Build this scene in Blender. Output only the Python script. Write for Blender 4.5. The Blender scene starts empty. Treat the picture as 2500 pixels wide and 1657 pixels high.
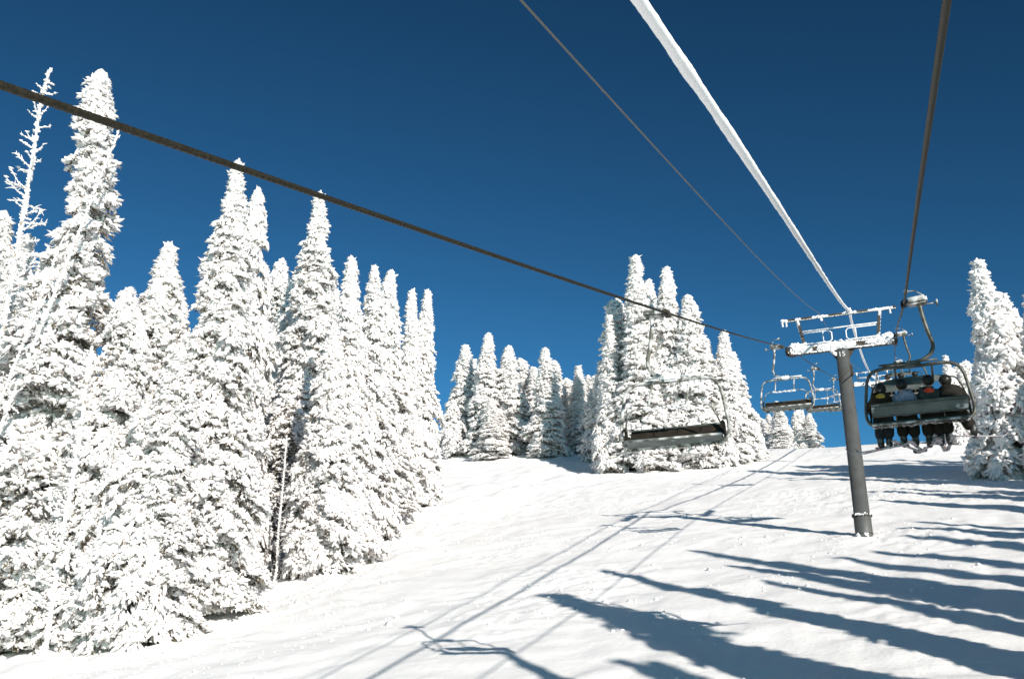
import bpy, math, random
import numpy as np
from mathutils import Vector, Matrix
R_ = math.radians
scene = bpy.context.scene
col = scene.collection

# ------------------------------------------------------------------ camera, world, sun, exposure
YAW, PITCH = 22.05, 19.33
cam_d = bpy.data.cameras.new('camera')
cam = bpy.data.objects.new('camera', cam_d); col.objects.link(cam)
cam.location = (0, 0, 0)
cam.rotation_euler = (R_(90 + PITCH), R_(0.07), R_(YAW))
cam_d.sensor_width = 36; cam_d.lens = 34.13
cam_d.clip_start = 0.05; cam_d.clip_end = 6000
scene.camera = cam

SUN = Vector((2.0, -1.95, 1.0)).normalized()
SUN_EL = math.asin(SUN.z); SUN_AZ = math.atan2(SUN.x, SUN.y)
world = bpy.data.worlds.new('World'); scene.world = world
world.use_nodes = True
wn = world.node_tree; wn.nodes.clear()
out = wn.nodes.new('ShaderNodeOutputWorld'); bg = wn.nodes.new('ShaderNodeBackground')
sky = wn.nodes.new('ShaderNodeTexSky'); sky.sky_type = 'NISHITA'; sky.sun_disc = False
sky.sun_elevation = SUN_EL; sky.sun_rotation = SUN_AZ
sky.altitude = 3200; sky.air_density = 1.0; sky.dust_density = 0.15; sky.ozone_density = 3.0
gm = wn.nodes.new('ShaderNodeGamma'); gm.inputs['Gamma'].default_value = 1.6
hs = wn.nodes.new('ShaderNodeHueSaturation'); hs.inputs['Saturation'].default_value = 1.0
hs.inputs['Hue'].default_value = 0.5; hs.inputs['Value'].default_value = 1.0
wn.links.new(sky.outputs[0], gm.inputs[0]); wn.links.new(gm.outputs[0], hs.inputs['Color'])
tn = wn.nodes.new('ShaderNodeMix'); tn.data_type = 'RGBA'; tn.blend_type = 'MULTIPLY'; tn.inputs[0].default_value = 1.0
tn.inputs[7].default_value = (.38, .70, .54, 1)
wn.links.new(hs.outputs[0], tn.inputs[6]); wn.links.new(tn.outputs[2], bg.inputs[0]); wn.links.new(bg.outputs[0], out.inputs[0])
bg.inputs[1].default_value = 0.06

sd = bpy.data.lights.new('sun', 'SUN'); sun = bpy.data.objects.new('sun', sd); col.objects.link(sun)
sd.energy = 5.0; sd.angle = R_(0.6); sd.color = (1.0, 0.94, 0.86)
sun.rotation_euler = SUN.to_track_quat('Z', 'Y').to_euler(); sun.location = SUN * 60
scene.view_settings.view_transform = 'Standard'; scene.view_settings.look = 'None'
scene.view_settings.exposure = 0.23; scene.view_settings.gamma = 1.0
scene.cycles.max_bounces = 8; scene.cycles.diffuse_bounces = 6

# ------------------------------------------------------------------ helpers
rng = np.random.default_rng(7)
random.seed(7)

def tag(o, label=None, cat=None, group=None, kind=None):
    if label: o['label'] = label
    if cat: o['category'] = cat
    if group: o['group'] = group
    if kind: o['kind'] = kind
    return o

def empty(name, loc=(0, 0, 0), rz=0):
    o = bpy.data.objects.new(name, None); col.objects.link(o)
    o.location = loc; o.rotation_euler = (0, 0, rz); o.empty_display_size = .3
    return o

def copy_tree(o, parent=None):
    c = o.copy(); col.objects.link(c); c.parent = parent
    for ch in list(o.children): copy_tree(ch, c)
    return c

class MB:
    """collects polygons in numpy arrays, builds one mesh"""
    def __init__(s): s.v = []; s.f = []; s.m = []; s.sm = []; s.n = 0
    def add(s, v, f, mat=0, smooth=True):
        v = np.asarray(v, np.float32).reshape(-1, 3); f = np.asarray(f, np.int32)
        s.v.append(v); s.f.append(f + s.n); s.m.append(np.full(len(f), mat, np.int32))
        s.sm.append(np.full(len(f), smooth, bool)); s.n += len(v); return s
    def mesh(s, name, mats):
        me = bpy.data.meshes.new(name); v = np.concatenate(s.v)
        me.vertices.add(len(v)); me.vertices.foreach_set('co', v.ravel())
        tot = np.concatenate([np.full(len(f), f.shape[1], np.int32) for f in s.f])
        idx = np.concatenate([f.ravel() for f in s.f])
        me.loops.add(len(idx)); me.loops.foreach_set('vertex_index', idx)
        st = np.zeros(len(tot), np.int32); st[1:] = np.cumsum(tot)[:-1]
        me.polygons.add(len(tot)); me.polygons.foreach_set('loop_start', st); me.polygons.foreach_set('loop_total', tot)
        me.polygons.foreach_set('material_index', np.concatenate(s.m))
        me.polygons.foreach_set('use_smooth', np.concatenate(s.sm))
        for m in (mats if isinstance(mats, (list, tuple)) else [mats]): me.materials.append(m)
        me.update(calc_edges=True); me.validate(); return me
    def build(s, name, mats, parent=None):
        o = bpy.data.objects.new(name, s.mesh(name, mats)); col.objects.link(o); o.parent = parent; return o

def unit(v):
    v = np.asarray(v, float); return v / (np.linalg.norm(v, axis=-1, keepdims=True) + 1e-9)

def tube_geo(pts, rad, sides=8, caps=True):
    P = np.asarray(pts, float); n = len(P); rad = np.broadcast_to(np.asarray(rad, float), (n,))
    T = unit(np.gradient(P, axis=0)); V = []
    a = np.array([0, 0, 1.]) if abs(T[0][2]) < .9 else np.array([1., 0, 0])
    u = unit(np.cross(T[0], a)); ang = np.arange(sides) * 2 * np.pi / sides
    for i in range(n):
        u = unit(u - T[i] * np.dot(u, T[i])); w = np.cross(T[i], u)
        V.append(P[i] + rad[i] * (np.cos(ang)[:, None] * u + np.sin(ang)[:, None] * w))
    V = np.concatenate(V); F = []
    for i in range(n - 1):
        for k in range(sides):
            k2 = (k + 1) % sides
            F.append((i * sides + k, i * sides + k2, (i + 1) * sides + k2, (i + 1) * sides + k))
    F = np.array(F); C = []
    if caps:
        c0, c1 = len(V), len(V) + 1; V = np.vstack([V, P[0], P[-1]])
        for k in range(sides):
            k2 = (k + 1) % sides; C.append((c0, k2, k)); C.append((c1, (n - 1) * sides + k, (n - 1) * sides + k2))
    return V, F, np.array(C).reshape(-1, 3)

def add_tube(mb, pts, rad, sides=8, mat=0, caps=True):
    V, F, C = tube_geo(pts, rad, sides, caps); n0 = mb.n
    mb.add(V, F, mat)
    if caps: mb.f.append((C + n0).astype(np.int32)); mb.m.append(np.full(len(C), mat, np.int32)); mb.sm.append(np.full(len(C), False))

def add_box(mb, c, size, rot=None, mat=0, bevel=0.0):
    x, y, z = [a / 2 for a in size]; b = min(bevel, x * .9, y * .9, z * .9)
    if b <= 0:
        V = np.array([(sx * x, sy * y, sz * z) for sx in (-1, 1) for sy in (-1, 1) for sz in (-1, 1)], float)
        F = [(0, 1, 3, 2), (4, 6, 7, 5), (0, 4, 5, 1), (2, 3, 7, 6), (0, 2, 6, 4), (1, 5, 7, 3)]
        if rot is not None: V = V @ np.array(rot).T
        mb.add(V + np.array(c), np.array(F), mat, False); return
    import bmesh
    bm = bmesh.new(); bmesh.ops.create_cube(bm, size=1)
    for v in bm.verts: v.co = (v.co.x * 2 * x, v.co.y * 2 * y, v.co.z * 2 * z)
    bmesh.ops.bevel(bm, geom=list(bm.edges), offset=b, segments=2, affect='EDGES')
    bmesh.ops.triangulate(bm, faces=bm.faces[:])
    V = np.array([v.co[:] for v in bm.verts]); F = np.array([[v.index for v in f.verts] for f in bm.faces]); bm.free()
    if rot is not None: V = V @ np.array(rot).T
    mb.add(V + np.array(c), F, mat, False)

def rotm(axis, a): return np.array(Matrix.Rotation(a, 3, axis))

def curve(pts, n=8):
    """Catmull-Rom through points"""
    P = np.array(pts, float); P = np.vstack([2 * P[0] - P[1], P, 2 * P[-1] - P[-2]]); o = []
    for i in range(1, len(P) - 2):
        for k in range(n):
            t = k / n; a, b, c, d = P[i - 1], P[i], P[i + 1], P[i + 2]
            o.append(.5 * (2 * b + (c - a) * t + (2 * a - 5 * b + 4 * c - d) * t * t + (3 * b - a - 3 * c + d) * t ** 3))
    o.append(P[-2]); return np.array(o)

def ico(sub):
    import bmesh
    bm = bmesh.new(); bmesh.ops.create_icosphere(bm, subdivisions=sub, radius=1)
    V = np.array([v.co[:] for v in bm.verts]); F = np.array([[v.index for v in f.verts] for f in bm.faces]); bm.free(); return V, F
ICO0, ICO1, ICO2 = ico(1), ico(2), ico(3)
OCT = (np.array([(1, 0, 0), (-.6, 0, 0), (0, 1, 0), (0, -1, 0), (0, 0, 1), (0, 0, -1)], float),
       np.array([(0, 2, 4), (2, 1, 4), (1, 3, 4), (3, 0, 4), (2, 0, 5), (1, 2, 5), (3, 1, 5), (0, 3, 5)]))

def stamp(mb, T, C, D, S, mat=0, jit=.22, rg=rng):
    """stamps template T at centres C, x axis along D, scales S (N,3)"""
    V, F = T; C = np.asarray(C, float); N = len(C)
    if N == 0: return
    D = unit(D); up = np.tile([0, 0, 1.], (N, 1)) + rg.normal(0, .05, (N, 3)); Yx = unit(np.cross(up, D)); Zx = np.cross(D, Yx)
    J = 1 + rg.normal(0, jit, (N, len(V), 1)) if jit else 1
    L = V[None] * J * np.asarray(S)[:, None, :]
    W = L[..., 0:1] * D[:, None] + L[..., 1:2] * Yx[:, None] + L[..., 2:3] * Zx[:, None] + C[:, None]
    FF = (F[None] + (np.arange(N) * len(V))[:, None, None]).reshape(-1, 3)
    mb.add(W.reshape(-1, 3), FF, mat)

# value noise
_H = np.random.default_rng(3).random((256, 256))
def vnoise(x, y, s, ox=0., oy=0.):
    X = np.asarray(x) / s + ox + 500.; Y = np.asarray(y) / s + oy + 500.
    i = np.floor(X).astype(int); j = np.floor(Y).astype(int); u = X - i; v = Y - j
    u = u * u * u * (u * (u * 6 - 15) + 10); v = v * v * v * (v * (v * 6 - 15) + 10)
    g = lambda a, b: _H[a % 256, b % 256]
    return (g(i, j) * (1 - u) * (1 - v) + g(i + 1, j) * u * (1 - v) + g(i, j + 1) * (1 - u) * v + g(i + 1, j + 1) * u * v) * 2 - 1

# ------------------------------------------------------------------ materials
def mat(name, base, rough=.6, metal=0., spec=.3):
    m = bpy.data.materials.new(name); m.use_nodes = True; b = m.node_tree.nodes['Principled BSDF']
    b.inputs['Base Color'].default_value = (*base, 1); b.inputs['Roughness'].default_value = rough
    b.inputs['Metallic'].default_value = metal; b.inputs['Specular IOR Level'].default_value = spec
    return m

def noisy(m, c1, c2, scale=8., lo=.4, hi=.6, bump=0., bscale=None, detail=4., dist=.02, c3=None, lo3=.6, hi3=.7, scale3=3.):
    nt = m.node_tree; N = nt.nodes; L = nt.links; b = N['Principled BSDF']
    tc = N.new('ShaderNodeTexCoord'); n = N.new('ShaderNodeTexNoise'); n.inputs['Scale'].default_value = scale; n.inputs['Detail'].default_value = detail
    L.new(tc.outputs['Object'], n.inputs['Vector'])
    mr = N.new('ShaderNodeMapRange'); mr.inputs[1].default_value = lo; mr.inputs[2].default_value = hi; L.new(n.outputs[0], mr.inputs[0])
    mx = N.new('ShaderNodeMix'); mx.data_type = 'RGBA'; mx.inputs[6].default_value = (*c1, 1); mx.inputs[7].default_value = (*c2, 1)
    L.new(mr.outputs[0], mx.inputs[0]); last = mx.outputs[2]
    if c3:
        n3 = N.new('ShaderNodeTexNoise'); n3.inputs['Scale'].default_value = scale3; n3.inputs['Detail'].default_value = 5; L.new(tc.outputs['Object'], n3.inputs['Vector'])
        m3 = N.new('ShaderNodeMapRange'); m3.inputs[1].default_value = lo3; m3.inputs[2].default_value = hi3; L.new(n3.outputs[0], m3.inputs[0])
        x3 = N.new('ShaderNodeMix'); x3.data_type = 'RGBA'; x3.inputs[7].default_value = (*c3, 1); L.new(last, x3.inputs[6]); L.new(m3.outputs[0], x3.inputs[0]); last = x3.outputs[2]
    L.new(last, b.inputs['Base Color'])
    if bump:
        nb = N.new('ShaderNodeTexNoise'); nb.inputs['Scale'].default_value = bscale or scale; nb.inputs['Detail'].default_value = 6; L.new(tc.outputs['Object'], nb.inputs['Vector'])
        bp = N.new('ShaderNodeBump'); bp.inputs['Strength'].default_value = bump; bp.inputs['Distance'].default_value = dist
        L.new(nb.outputs[0], bp.inputs['Height']); L.new(bp.outputs[0], b.inputs['Normal'])
    return m

M = {}
M['snow'] = noisy(mat('snow', (.88, .88, .88), .85, 0, .2), (.89, .88, .865), (.91, .90, .885), 3., .35, .65, .3, 6., 9., .07)
M['rime'] = noisy(mat('rime', (.88, .88, .88), .9, 0, .15), (.905, .88, .87), (.84, .815, .80), 6., .45, .7, .6, 14., 6., .05,
                  c3=(.46, .42, .35), lo3=.62, hi3=.70, scale3=13.)
M['ice'] = noisy(mat('ice', (.88, .88, .88), .8, 0, .2), (.90, .90, .90), (.84, .84, .85), 6., .4, .7, .5, 22., 5., .02)
M['hoar'] = mat('hoar', (.90, .90, .90), .9, 0, .1)
M['needle'] = noisy(mat('needle', (.06, .06, .03), .85, 0, .1), (.055, .046, .020), (.15, .11, .055), 5., .4, .6, c3=(.62, .62, .60), lo3=.50, hi3=.58, scale3=11.)
M['bark'] = noisy(mat('bark', (.14, .10, .07), .9, 0, .1), (.10, .065, .04), (.22, .16, .11), 6., .4, .6, .5, 20., c3=(.80, .80, .79), lo3=.50, hi3=.56, scale3=2.5)
M['deadwood'] = noisy(mat('deadwood', (.5, .48, .45), .9, 0, .1), (.78, .78, .77), (.84, .84, .84), 9., .4, .6, .5, 20., c3=(.32, .27, .22), lo3=.58, hi3=.66, scale3=4.)
M['rope'] = noisy(mat('rope', (.06, .05, .03), .55, .3, .4), (.022, .019, .011), (.038, .033, .020), 40., .4, .6)
M['wire'] = mat('wire', (.16, .15, .13), .5, .4)
M['pole'] = noisy(mat('pole', (.10, .10, .09), .6, .2, .4), (.092, .097, .094), (.118, .124, .120), 1.6, .35, .65, .15, 9., c3=(.085, .08, .07), lo3=.55, hi3=.75, scale3=2.)
M['brown_steel'] = noisy(mat('brown_steel', (.05, .04, .03), .7, .1, .3), (.045, .038, .030), (.085, .07, .055), 6., .4, .6)
M['frosted_steel'] = noisy(mat('frosted_steel', (.5, .5, .48), .55, .1, .3), (.12, .12, .10), (.62, .62, .61), 5., .42, .60, .3, 30.)
M['steel'] = noisy(mat('steel', (.2, .2, .18), .5, .4, .4), (.075, .075, .060), (.14, .14, .125), 5., .4, .65)
M['shell'] = noisy(mat('shell', (.2, .24, .22), .5, 0, .4), (.075, .095, .088), (.12, .14, .132), 3., .4, .6, c3=(.62, .65, .66), lo3=.60, hi3=.72, scale3=4.)
M['lit_shell'] = noisy(mat('lit_shell', (.2, .2, .2), .5), (.15, .17, .155), (.21, .23, .215), 3., .4, .6, c3=(.62, .65, .66), lo3=.60, hi3=.72, scale3=4.)  # lighter copy of shell: light on the seat underside put into its colour
M['pad'] = noisy(mat('pad', (.05, .035, .02), .7), (.016, .012, .008), (.028, .021, .014), 5., .4, .6)
M['black'] = mat('black', (.015, .014, .012), .6)
M['white_paint'] = mat('white_paint', (.8, .8, .8), .5)
M['skin'] = mat('skin', (.48, .29, .2), .6)
def cloth(n, c): return noisy(mat(n, c, .8, 0, .2), tuple(a * .8 for a in c), tuple(min(1, a * 1.2) for a in c), 12., .4, .6, .4, 9., 3., .03)
M['black_cloth'] = cloth('black_cloth', (.017, .015, .012)); M['grey_cloth'] = cloth('grey_cloth', (.28, .28, .36))
M['red_cloth'] = cloth('red_cloth', (.75, .07, .03)); M['slate_cloth'] = cloth('slate_cloth', (.055, .058, .05))
M['mustard_cloth'] = cloth('mustard_cloth', (.50, .29, .05)); M['brown_cloth'] = cloth('brown_cloth', (.035, .022, .010))
M['navy_cloth'] = cloth('navy_cloth', (.02, .025, .03)); M['rust_cloth'] = cloth('rust_cloth', (.22, .07, .03))
M['helmet_black'] = mat('helmet_black', (.018, .018, .016), .35); M['helmet_pattern'] = noisy(mat('helmet_pattern', (.1, .1, .1), .5), (.02, .018, .015), (.5, .5, .5), 9., .60, .66)
M['ski_base'] = noisy(mat('ski_base', (.2, .18, .18), .4), (.30, .27, .28), (.48, .45, .46), 4., .4, .6, c3=(.35, .08, .05), lo3=.62, hi3=.64, scale3=5.)
M['boot'] = noisy(mat('boot', (.03, .03, .03), .4), (.02, .02, .02), (.12, .13, .13), 8., .5, .6)

# ------------------------------------------------------------------ terrain
def ss(a, b, v):
    t = np.clip((v - a) / (b - a), 0, 1); return t * t * (3 - 2 * t)

def hill(x, y):
    x = np.asarray(x, float); y = np.asarray(y, float)
    a, b, s0, s1 = 115., 155., .28, .07
    yy = np.clip(y, a, b)
    z = -7.47 + s0 * np.minimum(y, a) + (s0 * (yy - a) + (s1 - s0) * (yy - a) ** 2 / (2 * (b - a))) + s1 * np.maximum(y - b, 0)
    z = z + ss(55, 120, y) * (.07 * np.clip(-x - 8, 0, 90) - .09 * np.clip(x, 0, 40))
    # gentle fall-off beyond the ridge and into the far distance
    z = z - .00045 * np.maximum(y - 170, 0) ** 1.5
    return z

def bumps(x, y):
    wx = x + 1.2 * vnoise(x, y, 6, 3, 9); wy = y + 1.2 * vnoise(x, y, 5, 31, 2)
    z = .06 * vnoise(wx, wy, 5.5, 1, 4) + .065 * vnoise(wx * .9, wy * 1.1, 2.2, 7, 7) + .05 * vnoise(wx, wy, .95, 2, 8)
    z = z + .15 * vnoise(x, y, 19, 5, 5) * ss(-10, 30, y)
    chop = ss(.1, .7, vnoise(x, y, 7, 13, 17))
    z = z + .10 * chop * np.abs(vnoise(x, y, .50, 11, 1)) + .026 * np.abs(vnoise(x, y, .23, 4, 12))
    f = np.clip((-24 - x) / 6, 0, 1); z = z + f * (.28 * vnoise(x, y, 2.6, 21, 3) + .14 * vnoise(x, y, 1.1, 2, 33))
    return z * np.clip(1.1 - y / 500., .4, 1)

def ground(x, y): return hill(x, y) + bumps(x, y)

def axis(knots):
    o = []
    for a, b, st in knots: o.append(np.arange(a, b, st))
    return np.unique(np.concatenate(o + [np.array([knots[-1][1]])]).round(4))
gx = axis([(-1200, -300, 60), (-300, -110, 12), (-110, -62, 1.2), (-62, -34, .45), (-34, 8, .16), (8, 26, .35), (26, 70, 2), (70, 300, 15), (300, 1200, 60)])
gy = axis([(-120, -10, 6), (-10, 22, 1.0), (22, 62, .17), (62, 100, .28), (100, 145, .5), (145, 260, 3), (260, 600, 20), (600, 1500, 60)])
XX, YY = np.meshgrid(gx, gy); ZZ = ground(XX, YY)
nx, ny = len(gx), len(gy)
I = (np.arange(ny - 1)[:, None] * nx + np.arange(nx - 1)[None]).ravel()
mb = MB(); mb.add(np.stack([XX, YY, ZZ], -1).reshape(-1, 3), np.stack([I, I + 1, I + 1 + nx, I + nx], 1), 0, True)
tag(mb.build('snow_slope', M['snow']), 'white groomed snow slope rising to a crest', 'snow slope', kind='structure')

# loose snow clods: knocked off the boughs along the forest edge and churned up on the piste
rc = np.random.default_rng(77); n = 4200
cx = rc.uniform(-30, 8, n); cy = rc.uniform(24, 75, n); ex = np.interp(cy, [25, 35, 48, 60, 76], [-27, -27, -29.5, -33, -37.5])
m = rc.random(n); cx = np.where(m < .30, ex + rc.exponential(1.6, n), cx); keep = (cx > ex - .5) & ((m < .30) | (vnoise(cx, cy, 5, 3, 3) + .5 * vnoise(cx, cy, 1.6, 8, 1) > .30)); cx, cy = cx[keep], cy[keep]
cr = np.minimum(.022 + rc.exponential(.022, len(cx)), .13); mb = MB()
stamp(mb, ICO0, np.stack([cx, cy, ground(cx, cy) + cr * .15], -1), rc.normal(0, 1, (len(cx), 3)) * [1, 1, .2], np.stack([cr * 1.4, cr, cr * .75], -1), 0, .2, rc)
tag(mb.build('snow_clods', M['snow']), 'small loose clods of snow scattered over the slope and along the forest edge', 'snow clods', kind='stuff')

# ------------------------------------------------------------------ tree prototypes
def make_tree_meshes(seed, H, R, p=.85, blob=.11, pad=.55, dens=1.0, tmpl=None, top_r=.07, topcut=1.0, droop=32, gap=.35,
                     bend=0., base_t=.03, holes=.5, needles=.35, fingers=1.5, wob=.15, snow=1.0, darkf=.20, thick=.5, tips=(), hang=0.):
    """fir whose boughs carry rounded, drooping pads of rime; each pad is a lumpy shell of small clots and frosted twig tips"""
    rg = np.random.default_rng(seed); tmpl = tmpl or ICO0
    axw = lambda z: np.stack([wob * vnoise(z, z * 0, 4.0, seed) + bend * np.maximum(z / H - .86, 0) ** 1.3 * H * .5, wob * vnoise(z, z * 0, 4.5, seed, 9)], -1)
    prof = lambda t: R * (1 - t) ** p * np.where(t < .10, .75 + 2.5 * t, 1.) + top_r
    pads = []
    for layer, frac, dn in ((0, 1.0, 1.0), (1, .52, .55)):
        z = H * base_t
        while z < H * topcut - .15:
            t = z / H; r = float(prof(np.array(t))) * frac; q0 = np.clip(.10 + .62 * r / 1.1, .17, 1.0) * pad
            n = dens * dn * (2 * np.pi * max(r, .15)) / (1.5 * q0) / (.95 * q0)
            step = 1. / max(n, .5); z += step; az = rg.random() * 6.283
            g = vnoise(np.array(az * 1.1 + seed * 7.7), np.array(z / 1.5), 1.0, 3, seed) + .8 * vnoise(np.array(math.cos(az) * 1.3 + seed), np.array(math.sin(az) * 1.3 + z / 2.6), 1.0)
            if layer == 0 and g < -holes and t < .93: continue
            if t > .6 and rg.random() < .10: g += 1.2
            pads.append((z, az, max(.05, r * np.clip(1 + gap * float(g), .5, 1.45) * rg.uniform(.86, 1.10)), q0 * rg.uniform(.65, 1.35), layer))
    mb = MB(); C, Dr, Rr, Fc, Fd, Fr, Nc, Nd, Nr = [], [], [], [], [], [], [], [], []
    for z, az, l, q, layer in pads:
        a, b, c = q * rg.uniform(.9, 1.35), q * rg.uniform(.65, 1.1), q * thick * rg.uniform(.7, 1.3)
        th = math.radians(droop * rg.uniform(.5, 1.5)); az2 = az + rg.normal(0, .25)
        rad = np.array([math.cos(az), math.sin(az), 0]); rd = np.array([math.cos(az2), math.sin(az2), 0]); d = rd * math.cos(th) - np.array([0, 0, math.sin(th)])
        roll = rg.normal(0, .25); la = np.array([-rd[1], rd[0], 0]); nn = np.cross(d, la); la, nn = la * math.cos(roll) + nn * math.sin(roll), nn * math.cos(roll) - la * math.sin(roll)
        ctr = np.array([*axw(np.array(z)), z]) + rad * max(l - a * .75 * math.cos(th), l * .25) - np.array([0, 0, .12 * l])
        K = int(1.7 * a * b / blob ** 2 * (1 if layer == 0 else .5)) + 3
        v = unit(rg.normal(0, 1, (K, 3))); v[:, 2] = np.abs(v[:, 2]) - .22; ang = np.arctan2(v[:, 1], v[:, 0])
        rag = 1 + .28 * vnoise(ang * 1.6 + 9, ang * 0 + z, 1.0, seed) + rg.normal(0, .09, K)
        P = ctr + (d * (a * v[:, 0] * rag)[:, None] + la * (b * v[:, 1] * rag)[:, None] + nn * (c * v[:, 2])[:, None])
        tg = d * (v[:, 0])[:, None] + la * (v[:, 1])[:, None] + rg.normal(0, .35, (K, 3)) + d * .4
        C.append(P); Dr.append(tg); Rr.append(blob * rg.uniform(.55, 1.35, K))
        nf = int(K * fingers * (1 if layer == 0 else .4)); ix = rg.integers(0, K, nf); fd = tg[ix] + rg.normal(0, .45, (nf, 3)) - np.array([0, 0, .25])
        Fc.append(P[ix] + unit(fd) * blob * .8); Fd.append(fd); Fr.append(blob * rg.uniform(.5, 1.1, nf))
        nk = int(K * needles); m = rg.uniform(-1, 1, (nk, 2)); PP = ctr + d * (a * m[:, :1]) * .9 + la * (b * m[:, 1:]) * .9 - nn * (c * rg.uniform(.15, .7, (nk, 1)))
        Nc.append(PP); Nd.append(d * rg.uniform(.3, 1.2, (nk, 1)) + rg.normal(0, .45, (nk, 3)) - np.array([0, 0, .4])); Nr.append(blob * rg.uniform(.8, 1.6, nk))
    C, Dr, Rr, Fc, Fd, Fr, Nc, Nd, Nr = map(np.concatenate, (C, Dr, Rr, Fc, Fd, Fr, Nc, Nd, Nr))
    k = rg.random(len(C)) < snow; el = rg.uniform(0, 1, len(C))[:, None] * (1 - min(1, hang)); elong = np.concatenate([1 + .9 * el, 1 - .35 * el, 1 - .35 * el], 1)
    stamp(mb, tmpl, C[k], Dr[k], (np.stack([Rr * (1.45 + hang), Rr * 1.0, Rr * .85], -1) * elong)[k], 0, .26, rg)
    dk = rg.random(len(Fc)) < darkf; sc = np.stack([Fr * 1.9, Fr * .33, Fr * .33], -1)
    stamp(mb, OCT, Fc[~dk], Fd[~dk], sc[~dk], 0, .15, rg); stamp(mb, OCT, Fc[dk], Fd[dk], sc[dk] * [1, .8, .8], 1, .15, rg)
    stamp(mb, OCT, Nc, Nd, np.stack([Nr * 1.4, Nr * .5, Nr * .3], -1), 1, .2, rg)
    zt = np.linspace(H * topcut * .88, H * topcut, 26); aw = axw(zt)
    lc = np.concatenate([aw, zt[:, None]], 1) + rg.normal(0, .03, (26, 3)); lr = np.linspace(.08, .04 if topcut > .97 else .28, 26) * (blob / .11) ** .4
    stamp(mb, ICO1, lc, np.tile([0, 0.1, 1.], (26, 1)), np.stack([lr * 1.7, lr, lr], -1), 0, .14, rg)
    # bare inner branches, partly frosted
    for i in range(int(H * 9)):
        z0 = H * rg.uniform(.03, .85); an = rg.random() * 6.283; l = float(prof(np.array(z0 / H))) * rg.uniform(.5, .95); rd = np.array([math.cos(an), math.sin(an), 0])
        b0 = np.array([*axw(np.array(z0)), z0]); add_tube(mb, [b0, b0 + rd * l * .5 - (0, 0, .05 * l), b0 + rd * l - (0, 0, .28 * l)], [.035, .028, .015], 4, 1 if rg.random() < .6 else 0, caps=False)
    crown = mb.mesh('crown', [M['rime'], M['needle']])
    tb = MB(); z = np.linspace(-.8, H * min(topcut, .97), 22); tr = np.linspace(.012 * H + .05, .03, 22)
    add_tube(tb, np.concatenate([axw(z), z[:, None]], 1), tr, 9, 0)
    return crown, tb.mesh('trunk', [M['bark']]), H, R

def make_snag_meshes(seed, H, nbr, blen, r0=.16, lean=(0, 0), side=0, rag=1.0):
    """dead tree: bare rimed stem with short broken branches"""
    rg = np.random.default_rng(seed); z = np.linspace(-.6, H, 60)
    px = lean[0] * z + .12 * vnoise(z, z * 0, 3., seed); py = lean[1] * z + .12 * vnoise(z, z * 0, 3., seed, 5)
    P = np.stack([px, py, z], -1); rr = np.interp(z, [0, H], [r0, .055]) * (1 + .12 * rg.normal(0, 1, 60))
    tb = MB(); add_tube(tb, P, np.maximum(rr, .04), 8, 0); trunk = tb.mesh('trunk', [M['deadwood']])
    mb = MB()
    for i in range(nbr):
        t = .12 + .86 * (i + rg.random()) / nbr; z0 = t * H; a = rg.random() * 6.283 if side == 0 else side + rg.normal(0, .8)
        l = blen * (1 - t) ** .6 * rg.uniform(.25, 1.2) + .12; base = np.array([np.interp(z0, z, px), np.interp(z0, z, py), z0])
        rad = np.array([math.cos(a), math.sin(a), 0]); up = rg.uniform(-.25, .75)
        k = max(4, int(l / .12)); s = np.linspace(0, 1, k)[:, None]
        Q = base + rad * l * s + np.array([0, 0, 1]) * l * (up * s * s + .1 * s) + np.cumsum(rg.normal(0, .02, (k, 3)), 0)
        add_tube(mb, Q, np.linspace(.048, .016, k) * rag, 5, 0)
        if l > .5:
            for _ in range(int(l * 7)):
                j = rg.integers(k // 3, k); d2 = unit(rad + rg.normal(0, .7, 3) + np.array([0, 0, .3])); l2 = l * rg.uniform(.15, .4)
                add_tube(mb, [Q[j], Q[j] + d2 * l2 * .5 + (0, 0, .02), Q[j] + d2 * l2], [.03, .022, .010], 4, 0)
        nf = int(l * 26) + 3; ix = rg.integers(0, k, nf)
        fd = rad * .5 + rg.normal(0, .7, (nf, 3)); stamp(mb, OCT, Q[ix], fd, np.stack([rg.uniform(.05, .13, nf), np.full(nf, .035), np.full(nf, .035)], -1), 0, .2, rg)
        nk = int(l * 5) + 1; ix = rg.integers(0, k, nk)
        stamp(mb, ICO0, Q[ix] + (0, 0, .02), np.tile(rad, (nk, 1)), np.stack([rg.uniform(.07, .16, nk), np.full(nk, .04), np.full(nk, .035)], -1), 0, .2, rg)
    # rime knobs on the stem
    n = int(H * 22); ix = rg.random(n) * H; aa = rg.random(n) * 6.283; rad = np.stack([np.cos(aa), np.sin(aa), 0 * aa], -1)
    b = np.stack([np.interp(ix, z, px), np.interp(ix, z, py), ix], -1) + rad * np.interp(ix, [0, H], [r0, .06])[:, None]
    stamp(mb, ICO0, b, rad + (0, 0, .3), np.stack([rg.uniform(.05, .12, n), np.full(n, .06), np.full(n, .06)], -1), 0, .25, rg)
    return mb.mesh('rime_branches', [M['rime'], M['needle']]), trunk, H, 1.0

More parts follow.
